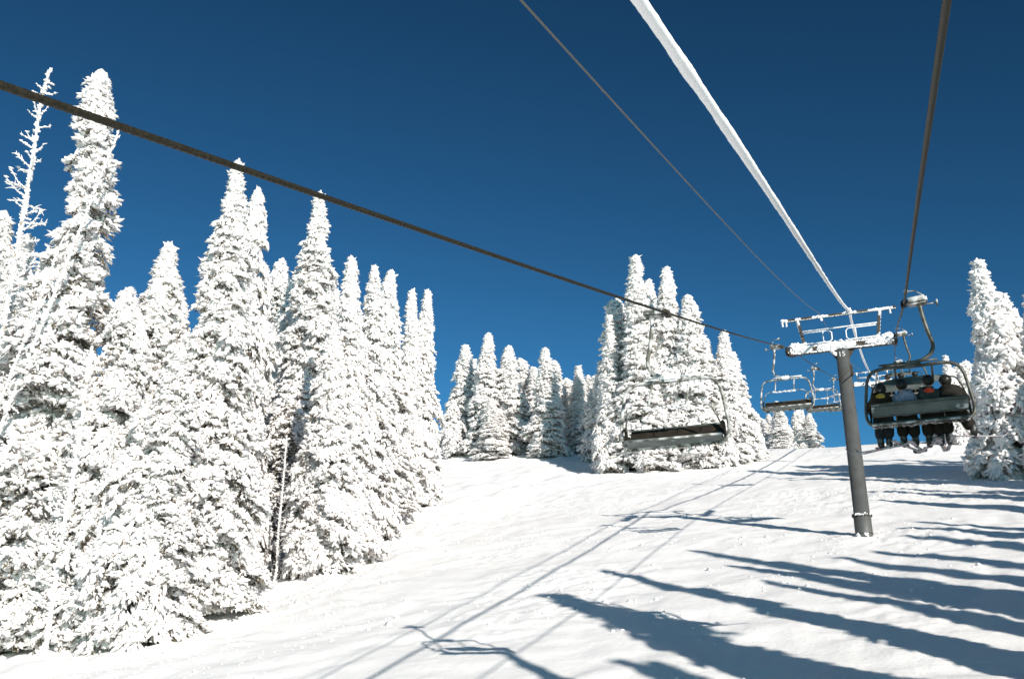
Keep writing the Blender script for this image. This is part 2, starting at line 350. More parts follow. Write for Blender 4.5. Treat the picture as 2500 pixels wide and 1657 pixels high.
PROTO = {
    'near_a': make_tree_meshes(11, 22, 2.7, .80, dens=1.2, gap=.55, droop=38, holes=.6),
    'near_b': make_tree_meshes(12, 18, 2.8, .68, dens=1.2, gap=.60, droop=46, holes=.55, pad=.62),
    'near_c': make_tree_meshes(13, 24, 2.8, .92, dens=1.2, gap=.50, droop=30, holes=.62, pad=.60),
    'knob': make_tree_meshes(14, 26, 2.5, 1.0, gap=.60, droop=28, topcut=.97, top_r=.20, holes=.55, pad=.60, thick=.65, darkf=.12),
    'young': make_tree_meshes(15, 9, 2.2, .70, gap=.55, droop=45, holes=.5, pad=.55),
    'shaded': make_tree_meshes(16, 14, 2.6, .6, gap=.5, droop=50, holes=.3, needles=1.4, fingers=1.6, snow=.6, darkf=.6, base_t=.22, dens=.7),  # less rime, more dark needles: the gap's shade built into the tree's colour
    'spire_a': make_tree_meshes(21, 18, 2.3, .90, blob=.135, pad=.50, gap=.40, droop=34, holes=.7, darkf=.15, needles=.35),
    'spire_b': make_tree_meshes(22, 18, 2.1, .78, blob=.135, pad=.52, gap=.48, droop=40, holes=.65, darkf=.15, needles=.35, top_r=.10),
    'spire_c': make_tree_meshes(23, 20, 1.9, 1.0, blob=.135, pad=.50, gap=.50, droop=30, holes=.6, darkf=.15, needles=.4),
    'curl': make_tree_meshes(24, 14, 1.4, .6, blob=.135, pad=.45, gap=.45, droop=35, bend=1.6, top_r=.2, holes=.7, darkf=.1, needles=.2),
    'ghost_a': make_tree_meshes(31, 16, 2.2, .98, blob=.15, pad=.75, gap=.42, droop=58, holes=.75, needles=.12, darkf=.05, thick=.6, top_r=.12, tmpl=ICO1, hang=.6, fingers=.7),
    'ghost_b': make_tree_meshes(32, 14, 2.0, .68, blob=.15, pad=.75, gap=.48, droop=58, holes=.7, needles=.12, darkf=.05, thick=.6, top_r=.15, tmpl=ICO1, hang=.6, fingers=.7, bend=.5),
    'snag': make_snag_meshes(41, 26, 120, 1.7, .16, rag=.75),
    'thin_snag': make_snag_meshes(42, 22, 110, .75, .11, rag=.6),
    'comb_snag': make_snag_meshes(43, 9, 46, .9, .08, side=math.pi * .75, rag=.6),
}
_first = {}
def tree(proto, x, y, H, Rw, label, group, cat='fir tree', rz=None, lean=(0, 0)):
    cr, tr, h0, r0 = PROTO[proto]
    e = empty('snowy_fir' if 'snag' not in proto else 'dead_tree', (x, y, float(ground(x, y)) - .15), random.uniform(0, 6.28) if rz is None else rz)
    if 'snag' in proto: sxy = Rw
    else: sxy = Rw / r0
    sz = H / (h0 * (.97 if proto == 'knob' else 1.0)); e.scale = (sxy, sxy, sz)
    if lean != (0, 0):
        ax = Vector((-lean[1], lean[0], 0)).normalized(); e.rotation_euler = (Matrix.Rotation(math.hypot(*lean), 3, ax) @ Matrix.Rotation(e.rotation_euler[2], 3, 'Z')).to_euler()
    tag(e, label, cat, group)
    c = bpy.data.objects.new('crown' if 'snag' not in proto else 'branches', cr); col.objects.link(c); c.parent = e
    k = bpy.data.objects.new('trunk', tr); col.objects.link(k); k.parent = e
    return e

G1 = 'rimed firs of the forest on the left'; G2 = 'white firs standing along the crest in the middle'
G3 = 'tall white firs behind the empty chair'; G4 = 'small firs peeping over the crest'; G5 = 'plastered firs on the right'
TREES = [
 # left forest
 ('snag', -36.1, 29.0, 27.9, 1.0, 'tall bare dead tree with crooked rimed branches at the left edge', G1),
 ('knob', -34.9, 31.0, 27.8, 2.9, 'tallest knobby fir with a blunt broken top crossed by the thick rope', G1),
 ('thin_snag', -36.2, 27.5, 24.9, .62, 'thin slanting dead pole leaning beside the tallest knobby fir', G1),
 ('near_a', -31.7, 33.8, 18.5, 2.6, 'fir with a forked twin tip standing alone against the sky on the left', G1),
 ('near_c', -28.9, 34.8, 22.4, 2.5, 'tall fir whose tip pokes just above the thick rope', G1),
 ('near_b', -37.8, 47.0, 23.6, 2.1, 'fir half hidden behind the tall tree that pokes above the rope', G1),
 ('near_b', -37.0, 46.8, 25.5, 2.3, 'fir with a shaggy right side right of the tree poking above the rope', G1),
 ('near_c', -38.8, 56.5, 27.3, 3.3, 'broad fir with jutting upper boughs touching the rope from below', G1),
 ('spire_a', -30.1, 48.0, 19.2, 2.3, 'narrow spire right of the broad fir below the rope', G1),
 ('near_a', -35.0, 58.8, 20.9, 2.2, 'fir with a leaning blunt tip between two narrow spires', G1),
 ('spire_b', -39.8, 69.8, 22.3, 2.6, 'narrow spire left of the twin spires at the edge of the forest', G1),
 ('spire_c', -40.5, 75.2, 20.8, 2.3, 'left one of the twin spires ending the forest', G1),
 ('spire_a', -39.8, 76.5, 20.9, 2.5, 'right one of the twin spires, last fir of the left forest', G1),
 ('spire_b', -43.3, 48.0, 18.2, 2.3, 'small fir tip showing in the sky gap left of the rope-high tree', G1),
 ('young', -33.7, 31.5, 7.2, 2.2, 'low bushy young fir at the lower left corner of the forest', G1),
 ('near_b', -37.8, 31.0, 16.5, 3.1, 'wide fir with heavy white boughs at the left frame edge', G1),
 ('near_b', -32.1, 32.0, 15.8, 2.4, 'fir with an uneven snowy head in front of the forked fir', G1),
 ('young', -29.3, 31.2, 9.8, 2.0, 'full young fir bulging onto the snow at the front of the forest', G1),
 ('near_a', -28.3, 31.6, 12.6, 1.9, 'middle sized fir at the front corner of the forest by the open slope', G1),
 ('near_c', -38.1, 33.0, 19.2, 2.6, 'shaded fir behind the comb-like dead stem', G1),
 ('near_a', -37.9, 47.0, 17.0, 2.1, 'fir filling the forest wall left of the dark gap', G1),
 ('shaded', -36.8, 51.8, 11.0, 2.5, 'grey green fir, darkened as if in shade, at the back of the dark gap with a brown trunk', G1),
 ('spire_b', -29.9, 46.0, 14.6, 2.0, 'fir standing out on the slope right of the dark gap', G1),
 ('young', -31.0, 46.2, 8.6, 1.6, 'small fir with snow pillows beside the bare brown stem', G1),
 ('near_a', -38.5, 66.2, 14.7, 2.6, 'fir low in the forest edge below the leaning blunt tip', G1),
 ('spire_a', -40.2, 73.0, 10.6, 2.0, 'low dark fringed fir where the forest meets the open slope', G1),
 ('knob', -42.4, 33.0, 21.9, 2.6, 'fir cut by the left frame edge behind the bare dead tree', G1),
 ('near_c', -41.5, 34.0, 20.9, 2.8, 'fir just behind and left of the tallest knobby fir', G1),
 ('near_a', -52.3, 61.5, 21.5, 3.0, 'fir deep in the forest behind the forked fir', G1),
 ('near_b', -45.8, 61.8, 23.5, 3.0, 'fir deep in the forest behind the broad fir', G1),
 ('spire_c', -43.7, 66.8, 21.0, 2.6, 'fir deep in the forest left of the narrow spires', G1),
 ('near_b', -45.5, 40.0, 17.5, 3.0, 'fir behind the left front of the forest seen through gaps', G1),
 ('near_a', -47.5, 52.0, 17.5, 3.0, 'lower fir behind the forked fir closing the sky gap', G1),
 ('near_c', -47.0, 78.0, 17.0, 3.0, 'fir behind the twin spires at the forest end', G1),
 ('near_b', -42.6, 58.5, 18.0, 3.0, 'fir behind the broad fir in the middle of the forest wall', G1),
 ('comb_snag', -31.3, 29.6, 12.6, 1.2, 'slender dead stem with comb-like side twigs in front of dark boughs', G1),
 ('thin_snag', -29.9, 30.0, 9.3, .7, 'thin pale dead stem right of the comb-like dead stem', G1),
 ('thin_snag', -36.1, 26.9, 18.7, .5, 'shorter slanting bare stem near the left frame edge', G1),
 ('snag', -35.3, 27.1, 18.6, .55, 'short twiggy dead stem touching the left frame edge', G1),
 ('thin_snag', -31.6, 44.4, 8.2, .5, 'bare slender stem rising at the right side of the dark gap', G1),
 # crest group in the middle
 ('spire_a', -63.4, 123.8, 6.7, 1.0, 'tiny fir right beside the end of the left forest', G2),
 ('spire_b', -62.3, 123.8, 5.5, .9, 'second tiny fir beside the end of the left forest', G2),
 ('young', -54.5, 114.0, 7.8, 2.0, 'short greyish shaded fir in front of the crest trees', G2),
 ('spire_b', -55.0, 118.2, 16.1, 2.6, 'first tall fir from the left on the crest', G2),
 ('spire_c', -56.0, 123.8, 14.3, 1.7, 'slim fir squeezed behind the first two tall crest firs', G2),
 ('spire_a', -50.0, 114.5, 17.3, 2.9, 'tallest pointed fir of the middle crest group', G2),
 ('spire_c', -51.9, 122.8, 12.6, 1.9, 'lower fir just right of the tallest crest fir', G2),
 ('spire_b', -47.1, 115.5, 15.4, 2.6, 'broad fir in the middle of the crest group', G2),
 ('curl', -46.7, 120.0, 13.4, 1.7, 'fir with its tip curled over in the middle of the crest group', G2),
 ('spire_c', -45.2, 119.2, 12.2, 1.7, 'slim fir between the curled tip and the wide crest fir', G2),
 ('spire_b', -44.3, 118.0, 11.9, 1.9, 'fir pressed against the left side of the wide crest fir', G2),
 ('spire_a', -40.2, 111.0, 14.4, 2.7, 'wide fir with full skirts in front of the crest group', G2),
 ('spire_b', -42.2, 119.5, 12.9, 2.2, 'fir behind the right shoulder of the wide crest fir', G2),
 ('curl', -40.9, 122.0, 10.2, 1.5, 'small fir with a curled head in the dip of the crest group', G2),
 ('spire_c', -37.7, 116.8, 11.9, 2.2, 'pointed fir in the dip left of the tall group behind the chair', G2),
 ('spire_b', -37.4, 119.5, 10.7, 1.6, 'small fir right of the pointed fir in the dip', G2),
 ('curl', -36.4, 119.2, 10.9, 1.5, 'small fir with a hooked tip next to the tall group', G2),
 ('spire_a', -58.5, 122.0, 9.8, 1.9, 'low fir filling the left skirt of the first tall crest fir', G2),
 ('spire_b', -47.8, 110.9, 8.0, 2.0, 'low skirted fir at the foot of the broad crest fir', G2),
 # tall group behind the empty chair
 ('spire_b', -30.9, 104.0, 12.3, 1.9, 'leftmost lower fir of the tall group behind the chair', G3),
 ('spire_c', -27.9, 98.0, 17.6, 2.1, 'slim tall fir on the left of the group behind the chair', G3),
 ('curl', -27.9, 101.0, 20.0, 2.3, 'fir with a bent over head left of the highest tip', G3),
 ('spire_c', -24.5, 97.0, 24.2, 3.2, 'highest fir of the group behind the chair', G3),
 ('spire_a', -24.6, 103.0, 22.0, 2.8, 'fir at the right shoulder of the highest fir', G3),
 ('spire_a', -21.6, 99.0, 22.8, 3.1, 'second highest fir of the group, right above the chair grip', G3),
 ('spire_b', -19.2, 98.0, 19.0, 2.8, 'blunt fir right of the chair hanger', G3),
 ('spire_b', -19.8, 104.0, 14.3, 2.4, 'lower fir filling the gap right of the chair hanger', G3),
 ('spire_c', -17.9, 101.0, 14.1, 1.9, 'small pointed fir left of the last pair behind the chair', G3),
 ('spire_a', -16.0, 100.0, 14.8, 2.3, 'taller fir of the last pair at the right end of the group', G3),
 ('spire_b', -15.6, 103.0, 12.5, 2.0, 'lower fir of the last pair at the right end of the group', G3),
 ('young', -14.7, 105.5, 6.9, 1.3, 'little fir at the right foot of the tall group', G3),
 ('young', -27.6, 95.8, 8.6, 1.9, 'young fir in front at the left foot of the tall group', G3),
 ('young', -22.4, 95.5, 7.0, 2.6, 'low bushy fir right below the empty chair', G3),
 ('young', -18.0, 97.0, 7.4, 2.4, 'low bushy fir right of and below the empty chair', G3),
 ('spire_b', -33.0, 108.0, 9.0, 2.0, 'low fir between the crest group and the tall group', G3),
 # little ones over the crest
 ('spire_a', -19.6, 150.0, 7.0, 1.3, 'leftmost small fir peeping over the crest', G4),
 ('curl', -18.8, 150.0, 6.6, 1.1, 'second small fir over the crest with a bent tip', G4),
 ('spire_b', -17.9, 150.0, 7.1, 1.4, 'small rounded fir over the crest left of the tall one', G4),
 ('spire_a', -15.8, 145.0, 8.3, 2.1, 'tallest fir of the small cluster over the crest under the distant chair', G4),
 ('young', -15.0, 148.0, 5.0, 1.5, 'low fir at the right foot of the small cluster over the crest', G4),
 ('curl', -13.7, 150.0, 7.8, 1.1, 'crooked fir with a hooked top near the lift tower', G4),
 ('spire_c', -12.9, 152.0, 7.8, .9, 'thin spiky fir near the lift tower', G4),
 ('spire_b', -11.8, 150.0, 7.0, 1.6, 'rightmost small fir over the crest near the lift tower', G4),
 # right edge
 ('ghost_a', 7.15, 72.5, 15.9, 2.25, 'large leaning plastered fir right of the loaded chair', G5),
 ('ghost_b', 8.6, 79.0, 13.9, 2.3, 'plastered fir behind the right shoulder of the large one', G5),
 ('ghost_a', 10.2, 74.0, 13.2, 2.2, 'plastered fir cut off by the right frame edge', G5),
 ('ghost_b', 6.7, 78.0, 9.6, 1.1, 'shorter plastered fir at the left side of the large one', G5),
 ('ghost_a', 6.4, 115.0, 10.3, 1.3, 'narrow white fir seen through the loaded chair', G5),
 ('curl', 7.7, 118.0, 9.7, 1.6, 'crooked fir with a curled over head behind the loaded chair', G5),
 ('young', 5.4, 117.0, 6.4, 1.6, 'round small fir seen through the loaded chair bail', G5),
 ('ghost_b', 9.3, 70.0, 7.5, 1.4, 'low plastered fir at the lower right frame edge', G5),
]
for pr, x, y, H, Rw, lab, grp in TREES:
    if grp == G1 and pr.startswith('spire'): Rw *= .84
    tree(pr, x, y, H, Rw, lab, grp, 'dead tree' if 'snag' in pr else 'fir tree', lean=(.19, .08) if 'slanting' in lab else (0, 0))

# the row right of the lift line, outside the frame, whose shadows fall across the slope
SH = [(8.1, 9.6, 16.0, 1.7), (12.3, 8.7, 16.0, 1.8), (14.6, 7.2, 17.0, 2.2), (9.0, 15.9, 18.2, 2.4), (9.4, 21.4, 17.6, 1.9),
      (14.5, 22.6, 17.0, 2.0), (14.5, 24.4, 19.0, 2.0), (15.6, 23.9, 15.0, 1.6), (14.4, 20.6, 15.5, 1.5), (19.7, 22.6, 19.0, 2.3), (20.2, 25.0, 18.0, 2.2),
      (22.5, 27.4, 19.0, 2.2), (24.2, 30.8, 20.0, 2.2), (22.4, 39.6, 17.0, 1.9), (22.6, 44.7, 19.0, 2.1), (18.4, 50.8, 16.0, 1.8),
      (23.3, 53.2, 20.0, 2.2), (17.1, 57.5, 19.0, 1.9), (19.7, 63.0, 20.0, 2.2), (14.1, 68.9, 18.0, 2.2), (25.0, 67.8, 20.0, 2.2),
      (21.0, 75.3, 16.0, 2.0), (20.4, 72.1, 17.0, 2.0), (17.5, 35.0, 14.0, 1.9), (27, 36, 20, 2.4), (20, 47, 19, 2.2), (21.5, 57, 18, 2.1), (19, 60.5, 17, 2.0), (22, 70, 19, 2.2), (16.8, 66, 17, 2.0), (24.5, 60, 20, 2.3), (18, 77, 17, 2.0), (15.8, 46.5, 14, 1.8), (25.5, 50, 20, 2.2), (19, 12.5, 18, 1.9), (14.5, 60, 16, 1.6), (28, 64, 20, 2.2), (16, 72.5, 15, 1.7), (27, 44, 19, 2.0)]
kinds = ['spire_a', 'spire_c', 'spire_b']
for i, (x, y, H, Rw) in enumerate(SH):
    Rw *= .78 if i == 3 else .60
    if x > 18: H *= .93
    tree('spire_b' if i == 3 else kinds[i % 3], x, y, H, Rw, 'fir beyond the right frame edge casting a long blue shadow', 'firs beyond the right frame edge')

# ------------------------------------------------------------------ lift line
XR, XL, XC, TY = .61, -4.59, -1.99, 49.88
def rope_z(y):
    y = np.asarray(y, float); z1 = 2.38 + .2655 * y + .00028 * y * y; d = np.maximum(y - TY, 0)
    return np.where(y <= TY, z1, 16.32 + .236 * d + .000225 * d * d)

def right_z(y): return rope_z(y) - .20 * np.exp(-((np.asarray(y, float) - 25) / 9) ** 2)   # sag under the loaded chair

def make_rope(name, x, y0, y1, label):
    st = .02; y = np.concatenate([np.arange(y0, 32, st), np.arange(32, 62, .09), np.arange(62, y1, 1.)]); n = len(y); sides = 18
    a = np.arange(sides) * 2 * np.pi / sides; V = []
    tw = y / .30 * 2 * np.pi
    lobes = 6; rr = .0205 + .0085 * np.abs(np.cos((a[None] + tw[:, None] * .62) * lobes / 2))
    P = np.stack([np.full(n, x), y, right_z(y) if x > 0 else rope_z(y)], -1)
    up = unit(np.array([0, -.27, 1.]))
    V = P[:, None] + rr[..., None] * (np.cos(a)[None, :, None] * np.array([1., 0, 0]) + np.sin(a)[None, :, None] * up)
    I = (np.arange(n - 1)[:, None] * sides + np.arange(sides)[None]); J = (np.arange(n - 1)[:, None] * sides + (np.arange(sides) + 1) % sides)
    mb = MB(); mb.add(V.reshape(-1, 3), np.stack([I, J, J + sides, I + sides], -1).reshape(-1, 4))
    return tag(mb.build(name, M['rope']), label, 'cable', 'haul ropes')
make_rope('haul_rope', XL, -8, 150, 'thick twisted dark steel rope crossing the sky to the left')
make_rope('haul_rope', XR, -8, 150, 'twisted dark steel rope running down the right side of the sky')

# thin bare line
def sag(x, pts, y0, n):
    a = np.array(pts); c = np.polyfit(a[:, 0] - TY, a[:, 1] - 17.95, 3, w=[1] * (len(a) - 1) + [8]); yy = np.linspace(y0, TY, n); return np.stack([np.full(n, x), yy, 17.95 + np.polyval(c, yy - TY)], -1)
mb = MB(); P = sag(-2.82, [(7.2, 6.16), (8.7, 6.55), (11.1, 7.2), (14.3, 7.95), (20.4, 9.55), (29.5, 12.0), (47.5, 17.2), (TY, 17.95)], -3, 60)
P2 = curve([(-2.82, 49.88, 17.92), (-2.82, 62, 20.2), (-2.82, 95, 28.5), (-2.82, 139, 40.55)], 8)
add_tube(mb, np.vstack([P, P2[1:]]), .0125, 6); tag(mb.build('bare_line', M['wire']), 'thin bare grey line above the thick ropes', 'cable')
# rime covered line
P = sag(-1.41, [(6.03, 4.88), (8.07, 5.53), (11.6, 6.67), (15.8, 7.73), (23.9, 10.13), (47.1, 17.07), (TY, 17.95)], -2, 400)
P2 = curve([(-1.41, 49.88, 17.98), (-1.41, 53, 18.1), (-1.41, 70, 21.3), (-1.41, 95, 27.4), (-1.41, 120, 34.3), (-1.41, 139, 40.55)], 14)
P = np.vstack([P, P2[1:]]); d = np.concatenate([[0], np.cumsum(np.linalg.norm(np.diff(P, axis=0), axis=1))])
q = np.concatenate([np.arange(0, 36, .045), np.arange(36, 60, .09), np.arange(60, d[-1], .4)]); P = np.stack([np.interp(q, d, P[:, k]) for k in range(3)], -1)
V, F, C = tube_geo(P, np.interp(q, [0, 30, 60, 140], [.058, .062, .066, .08]), 12, False)
A = np.tile(np.arange(12), len(P)); Q = np.repeat(q, 12); ctr = np.repeat(P, 12, 0)
k = 1 + .05 * vnoise(Q, np.cos(A * .5236) * .3 + np.sin(A * .5236) * .22, .20, 1, 2) + .035 * vnoise(Q, A * .7, .08, 8, 3) + .10 * vnoise(Q, A * 0, .8, 4, 4)
V = ctr + (V - ctr) * k[:, None]
mb = MB(); mb.add(V, F); tag(mb.build('rimed_line', M['hoar']), 'fat white rime covered line rising to the tower top', 'cable')

# ------------------------------------------------------------------ lift tower
def rime_along(mb, p0, p1, n, r, offs=(0, 0, 0), spread=.05, rg=rng, mat=0, flat=False):
    p0 = np.array(p0, float); p1 = np.array(p1, float); t = rg.random((n, 1)); C = p0 + (p1 - p0) * t + np.array(offs) + rg.normal(0, spread, (n, 3)) * (np.array([1, .25, 1]) if flat else 1)
    D = np.tile(p1 - p0, (n, 1)) + rg.normal(0, .3, (n, 3)); s = r * rg.uniform(.5, 1.3, n)
    stamp(mb, ICO1, C, D, np.stack([s * 1.3, s * (.38 if flat else .8), s * .75], -1), mat, .12, rg)

def make_tower(y, zr, zbase, number, label):
    t = empty('lift_tower', (XC, y, zbase)); tag(t, label, 'lift tower', 'lift towers'); zr = zr - zbase; rg = np.random.default_rng(int(y))
    h = zr - .42
    mb = MB(); z = np.array([-.8, .0, 1.15, 1.16, h]); add_tube(mb, [(0, 0, k) for k in z], [.41, .41, .405, .375, .32], 32)
    pole = mb.build('pole', M['pole'], t)
    mb = MB(); add_tube(mb, [(0, 0, .16), (0, 0, .19)], .425, 32); mb.build('flange', M['brown_steel'], pole); mb = MB(); add_tube(mb, [(0, 0, 1.02), (0, 0, 1.05)], .44, 32)
    for a in range(16):
        an = a * math.pi / 8; add_tube(mb, [(.455 * math.cos(an), .455 * math.sin(an), .96), (.455 * math.cos(an), .455 * math.sin(an), 1.13)], .016, 6)
    mb.build('flange', M['brown_steel'], pole)
    mb = MB()
    for a in np.linspace(-2.2, -.3, 9): rime_along(mb, (.46 * math.cos(a), .46 * math.sin(a), 1.06), (.46 * math.cos(a + .15), .46 * math.sin(a + .15), 1.06), 2 if a > -1.4 else 6, .04, spread=.02, rg=rg)
    rime_along(mb, (-.35, -.25, .12), (.2, -.42, .05), 14, .07, spread=.04, rg=rg)
    mb.build('rime_crust', M['ice'], pole)
    # wires wrapped on the pole and a small box
    mb = MB(); an = np.linspace(-2.2, .1, 14); zz = np.linspace(h - 1.55, h - .95, 14); add_tube(mb, np.stack([.345 * np.cos(an), .345 * np.sin(an), zz], -1), .014, 5)
    add_box(mb, (.36, -.06, h - 1.15), (.10, .16, .62), bevel=.02)
    mb.build('cable_box', M['brown_steel'], pole)
    # gussets under crossarm
    for s in (-1, 1):
        mb = MB(); V = [(s * .31, -.02, h - .02), (s * .62, -.02, h - .02), (s * .31, -.02, h - .50), (s * .31, .02, h - .02), (s * .62, .02, h - .02), (s * .31, .02, h - .50)]
        mb.add(V, [(0, 1, 2), (3, 5, 4)], 0, False); mb.add(V, [(0, 3, 4, 1), (1, 4, 5, 2), (2, 5, 3, 0)], 0, False)
        mb.build('gusset', M['brown_steel'], t)
    # crossarm
    mb = MB(); add_box(mb, (0, 0, h + .17), (4.75, .34, .34), bevel=.02); arm = mb.build('crossarm', M['brown_steel'], t)
    mb = MB(); zc = h + .17
    for x0, x1, n in ((-2.4, -1.50, 330), (-1.05, -.9, 30), (-.95, .55, 520), (1.35, 2.4, 330)):
        rime_along(mb, (x0, -.175, zc + .03), (x1, -.175, zc + .03), n, .062, (0, 0, 0), .075, rg, flat=True)
    rime_along(mb, (-2.4, -.17, zc - .15), (2.4, -.17, zc - .15), 380, .034, (0, 0, 0), .014, rg, flat=True)
    rime_along(mb, (-2.4, -.17, zc + .16), (2.4, -.17, zc + .16), 330, .036, (0, 0, 0), .018, rg, flat=True)
    rime_along(mb, (-2.4, 0, zc + .18), (2.4, 0, zc + .18), 330, .05, (0, 0, 0), .06, rg)
    for x0 in (-.28, .02): rime_along(mb, (x0, -.1, zc + .18), (x0, -.1, zc + .36), 14, .04, spread=.012, rg=rg)
    for s in (-1, 1):
        rime_along(mb, (s * 1.85, -.19, zc + .05), (s * 2.38, -.19, zc + .16), 200, .07, (0, 0, 0), .075, rg, flat=True)
        rime_along(mb, (s * 2.05, -.19, zc + .26), (s * 2.40, -.19, zc + .34), 70, .06, (0, 0, 0), .035, rg, flat=True)
    rime_along(mb, (-.52, -.2, zc - .2), (-.33, -.2, zc - .42), 24, .06, spread=.02, rg=rg)
    mb.build('rime_crust', M['ice'], arm)
    # sheave trains
    for s in (-1, 1):
        slope = .275; e = MB(); X = s * 2.6
        rm = rotm('X', math.atan(slope)); add_box(e, (X - s * .14, 0, zr - .36), (.10, 3.0, .20), rot=rm, bevel=.02)
        for k in range(3): add_box(e, (X - s * .07, (k - 1) * 1.1, zr - .28 + (k - 1) * 1.1 * slope), (.08, .75, .14), rot=rm, bevel=.02)
        tr = e.build('sheave_train', M['brown_steel'], t)
        for k in range(6):
            yy = (k - 2.5) * .52; w = MB(); zc2 = zr - .245 + yy * slope
            prof = [(-.05, .20), (-.045, .235), (-.02, .215), (.02, .215), (.045, .235), (.05, .20)]
            add_tube(w, [(X + a, yy, zc2) for a, _ in prof], [b for _, b in prof], 20); add_tube(w, [(X - .09, yy, zc2), (X + .09, yy, zc2)], .05, 10)
            w.build('sheave', M['black'], tr)
        w = MB(); rime_along(w, (X - s * .15, -1.4, zr - .30 - 1.4 * slope), (X - s * .15, 1.4, zr - .30 + 1.4 * slope), 150, .055, (0, 0, 0), .03, rg)
        w.build('rime_crust', M['ice'], tr)
    # upper frame
    zt = zr + 1.50
    for s in (-1, 1):
        mb = MB(); p0 = np.array((s * 1.78, 0, h + .34)); p1 = np.array((s * 2.02, 0, zt - .07)); d = p1 - p0
        add_box(mb, (p0 + p1) / 2, (.15, .15, np.linalg.norm(d)), rot=rotm('Y', math.atan2(d[0], d[2])), bevel=.01)
        u = mb.build('upright', M['brown_steel'], t)
        w = MB(); rime_along(w, p1 - d * .16, p1, 40, .05, (0, -.08, 0), .022, rg, flat=True); rime_along(w, p0 + (s * .08, -.05, .1), p1 + (s * .08, -.05, 0), 70, .018, spread=.006, rg=rg)
        rime_along(w, p0, p0 + d * .12, 40, .06, (0, -.08, 0), .04, rg, flat=True); w.build('rime_crust', M['ice'], u)
    mb = MB(); add_box(mb, (0, 0, zt), (5.65, .15, .13), bevel=.01); top = mb.build('top_beam', M['brown_steel'], t)
    w = MB(); rime_along(w, (-2.8, -.075, zt - .065), (2.8, -.075, zt - .065), 380, .018, spread=.005, rg=rg, flat=True)
    for x0, x1, n, r in ((-2.85, -2.55, 40, .05), (-2.10, -1.9, 34, .045), (-1.25, -.55, 90, .045), (.25, .85, 100, .055), (1.5, 2.6, 150, .042)):
        rime_along(w, (x0, -.08, zt), (x1, -.08, zt), n, r, (0, 0, 0), .02, rg, flat=True)
    for x0 in (-2.80, -2.60, 2.52): rime_along(w, (x0, -.05, zt - .05), (x0, -.05, zt - .30), 26, .038, spread=.009, rg=rg)
    rime_along(w, (-.83, -.05, zt - .08), (-.83, -.05, zt - .22), 14, .045, spread=.012, rg=rg); rime_along(w, (.58, -.05, zt + .05), (.57, -.1, zt + .2), 30, .065, spread=.02, rg=rg)
    w.build('rime_crust', M['ice'], top)
    mb = MB(); add_tube(mb, [(-1.86, -.02, zr + .80), (1.86, -.02, zr + .80)], .036, 10); rime_along(mb, (-1.85, -.03, zr + .80), (1.85, -.03, zr + .80), 150, .032, spread=.006, rg=rg)
    mb.build('cross_rail', M['ice'], t)
    # catwalk rails
    def rail(x0, x1, open_right):
        m = MB(); zb = h + .44; zz = zb + .60; r = .030
        P = [(x0, -.25, zz), (x1 - .12, -.25, zz), (x1, -.25, zz - .12), (x1, -.25, zb + .12), (x1 - .12, -.25, zb), (x0, -.25, zb)]
        if open_right: P = [(-a, b, c) for a, b, c in P]
        add_tube(m, P, r, 8); xm = (x0 + x1) / 2 + .25; xm = -xm if open_right else xm
        add_tube(m, [(xm, -.25, zb), (xm, -.25, zz)], r * .8, 8); rime_along(m, P[0], P[1], 60, .028, spread=.006, rg=rg); rime_along(m, P[-1], P[-2], 60, .032, spread=.008, rg=rg)
        m.build('catwalk_rail', M['ice'], t)
    rail(-1.75, -.40, False); rail(-1.75, -.30, True)
    # lettering
    cu = bpy.data.curves.new('number', 'FONT'); cu.body = number; cu.size = .36; cu.align_x = 'CENTER'; cu.extrude = .004; cu.materials.append(M['white_paint'])
    o = bpy.data.objects.new('number', cu); col.objects.link(o); bpy.context.view_layer.update()
    nm = bpy.data.meshes.new_from_object(o.evaluated_get(bpy.context.evaluated_depsgraph_get())); bpy.data.objects.remove(o)
    o = bpy.data.objects.new('number', nm); col.objects.link(o); o.parent = pole
    o.location = (-.02, -.340, h - .44); o.rotation_euler = (R_(90), 0, 0)
    return t
make_tower(TY, 16.32, float(ground(XC, TY)) - .02, '15', 'grey lift tower numbered 15 with rime crusted crossarms')
make_tower(139, float(rope_z(139.)), float(ground(XC, 139.)) - .02, '16', 'distant lift tower near the crest behind the loaded chair')

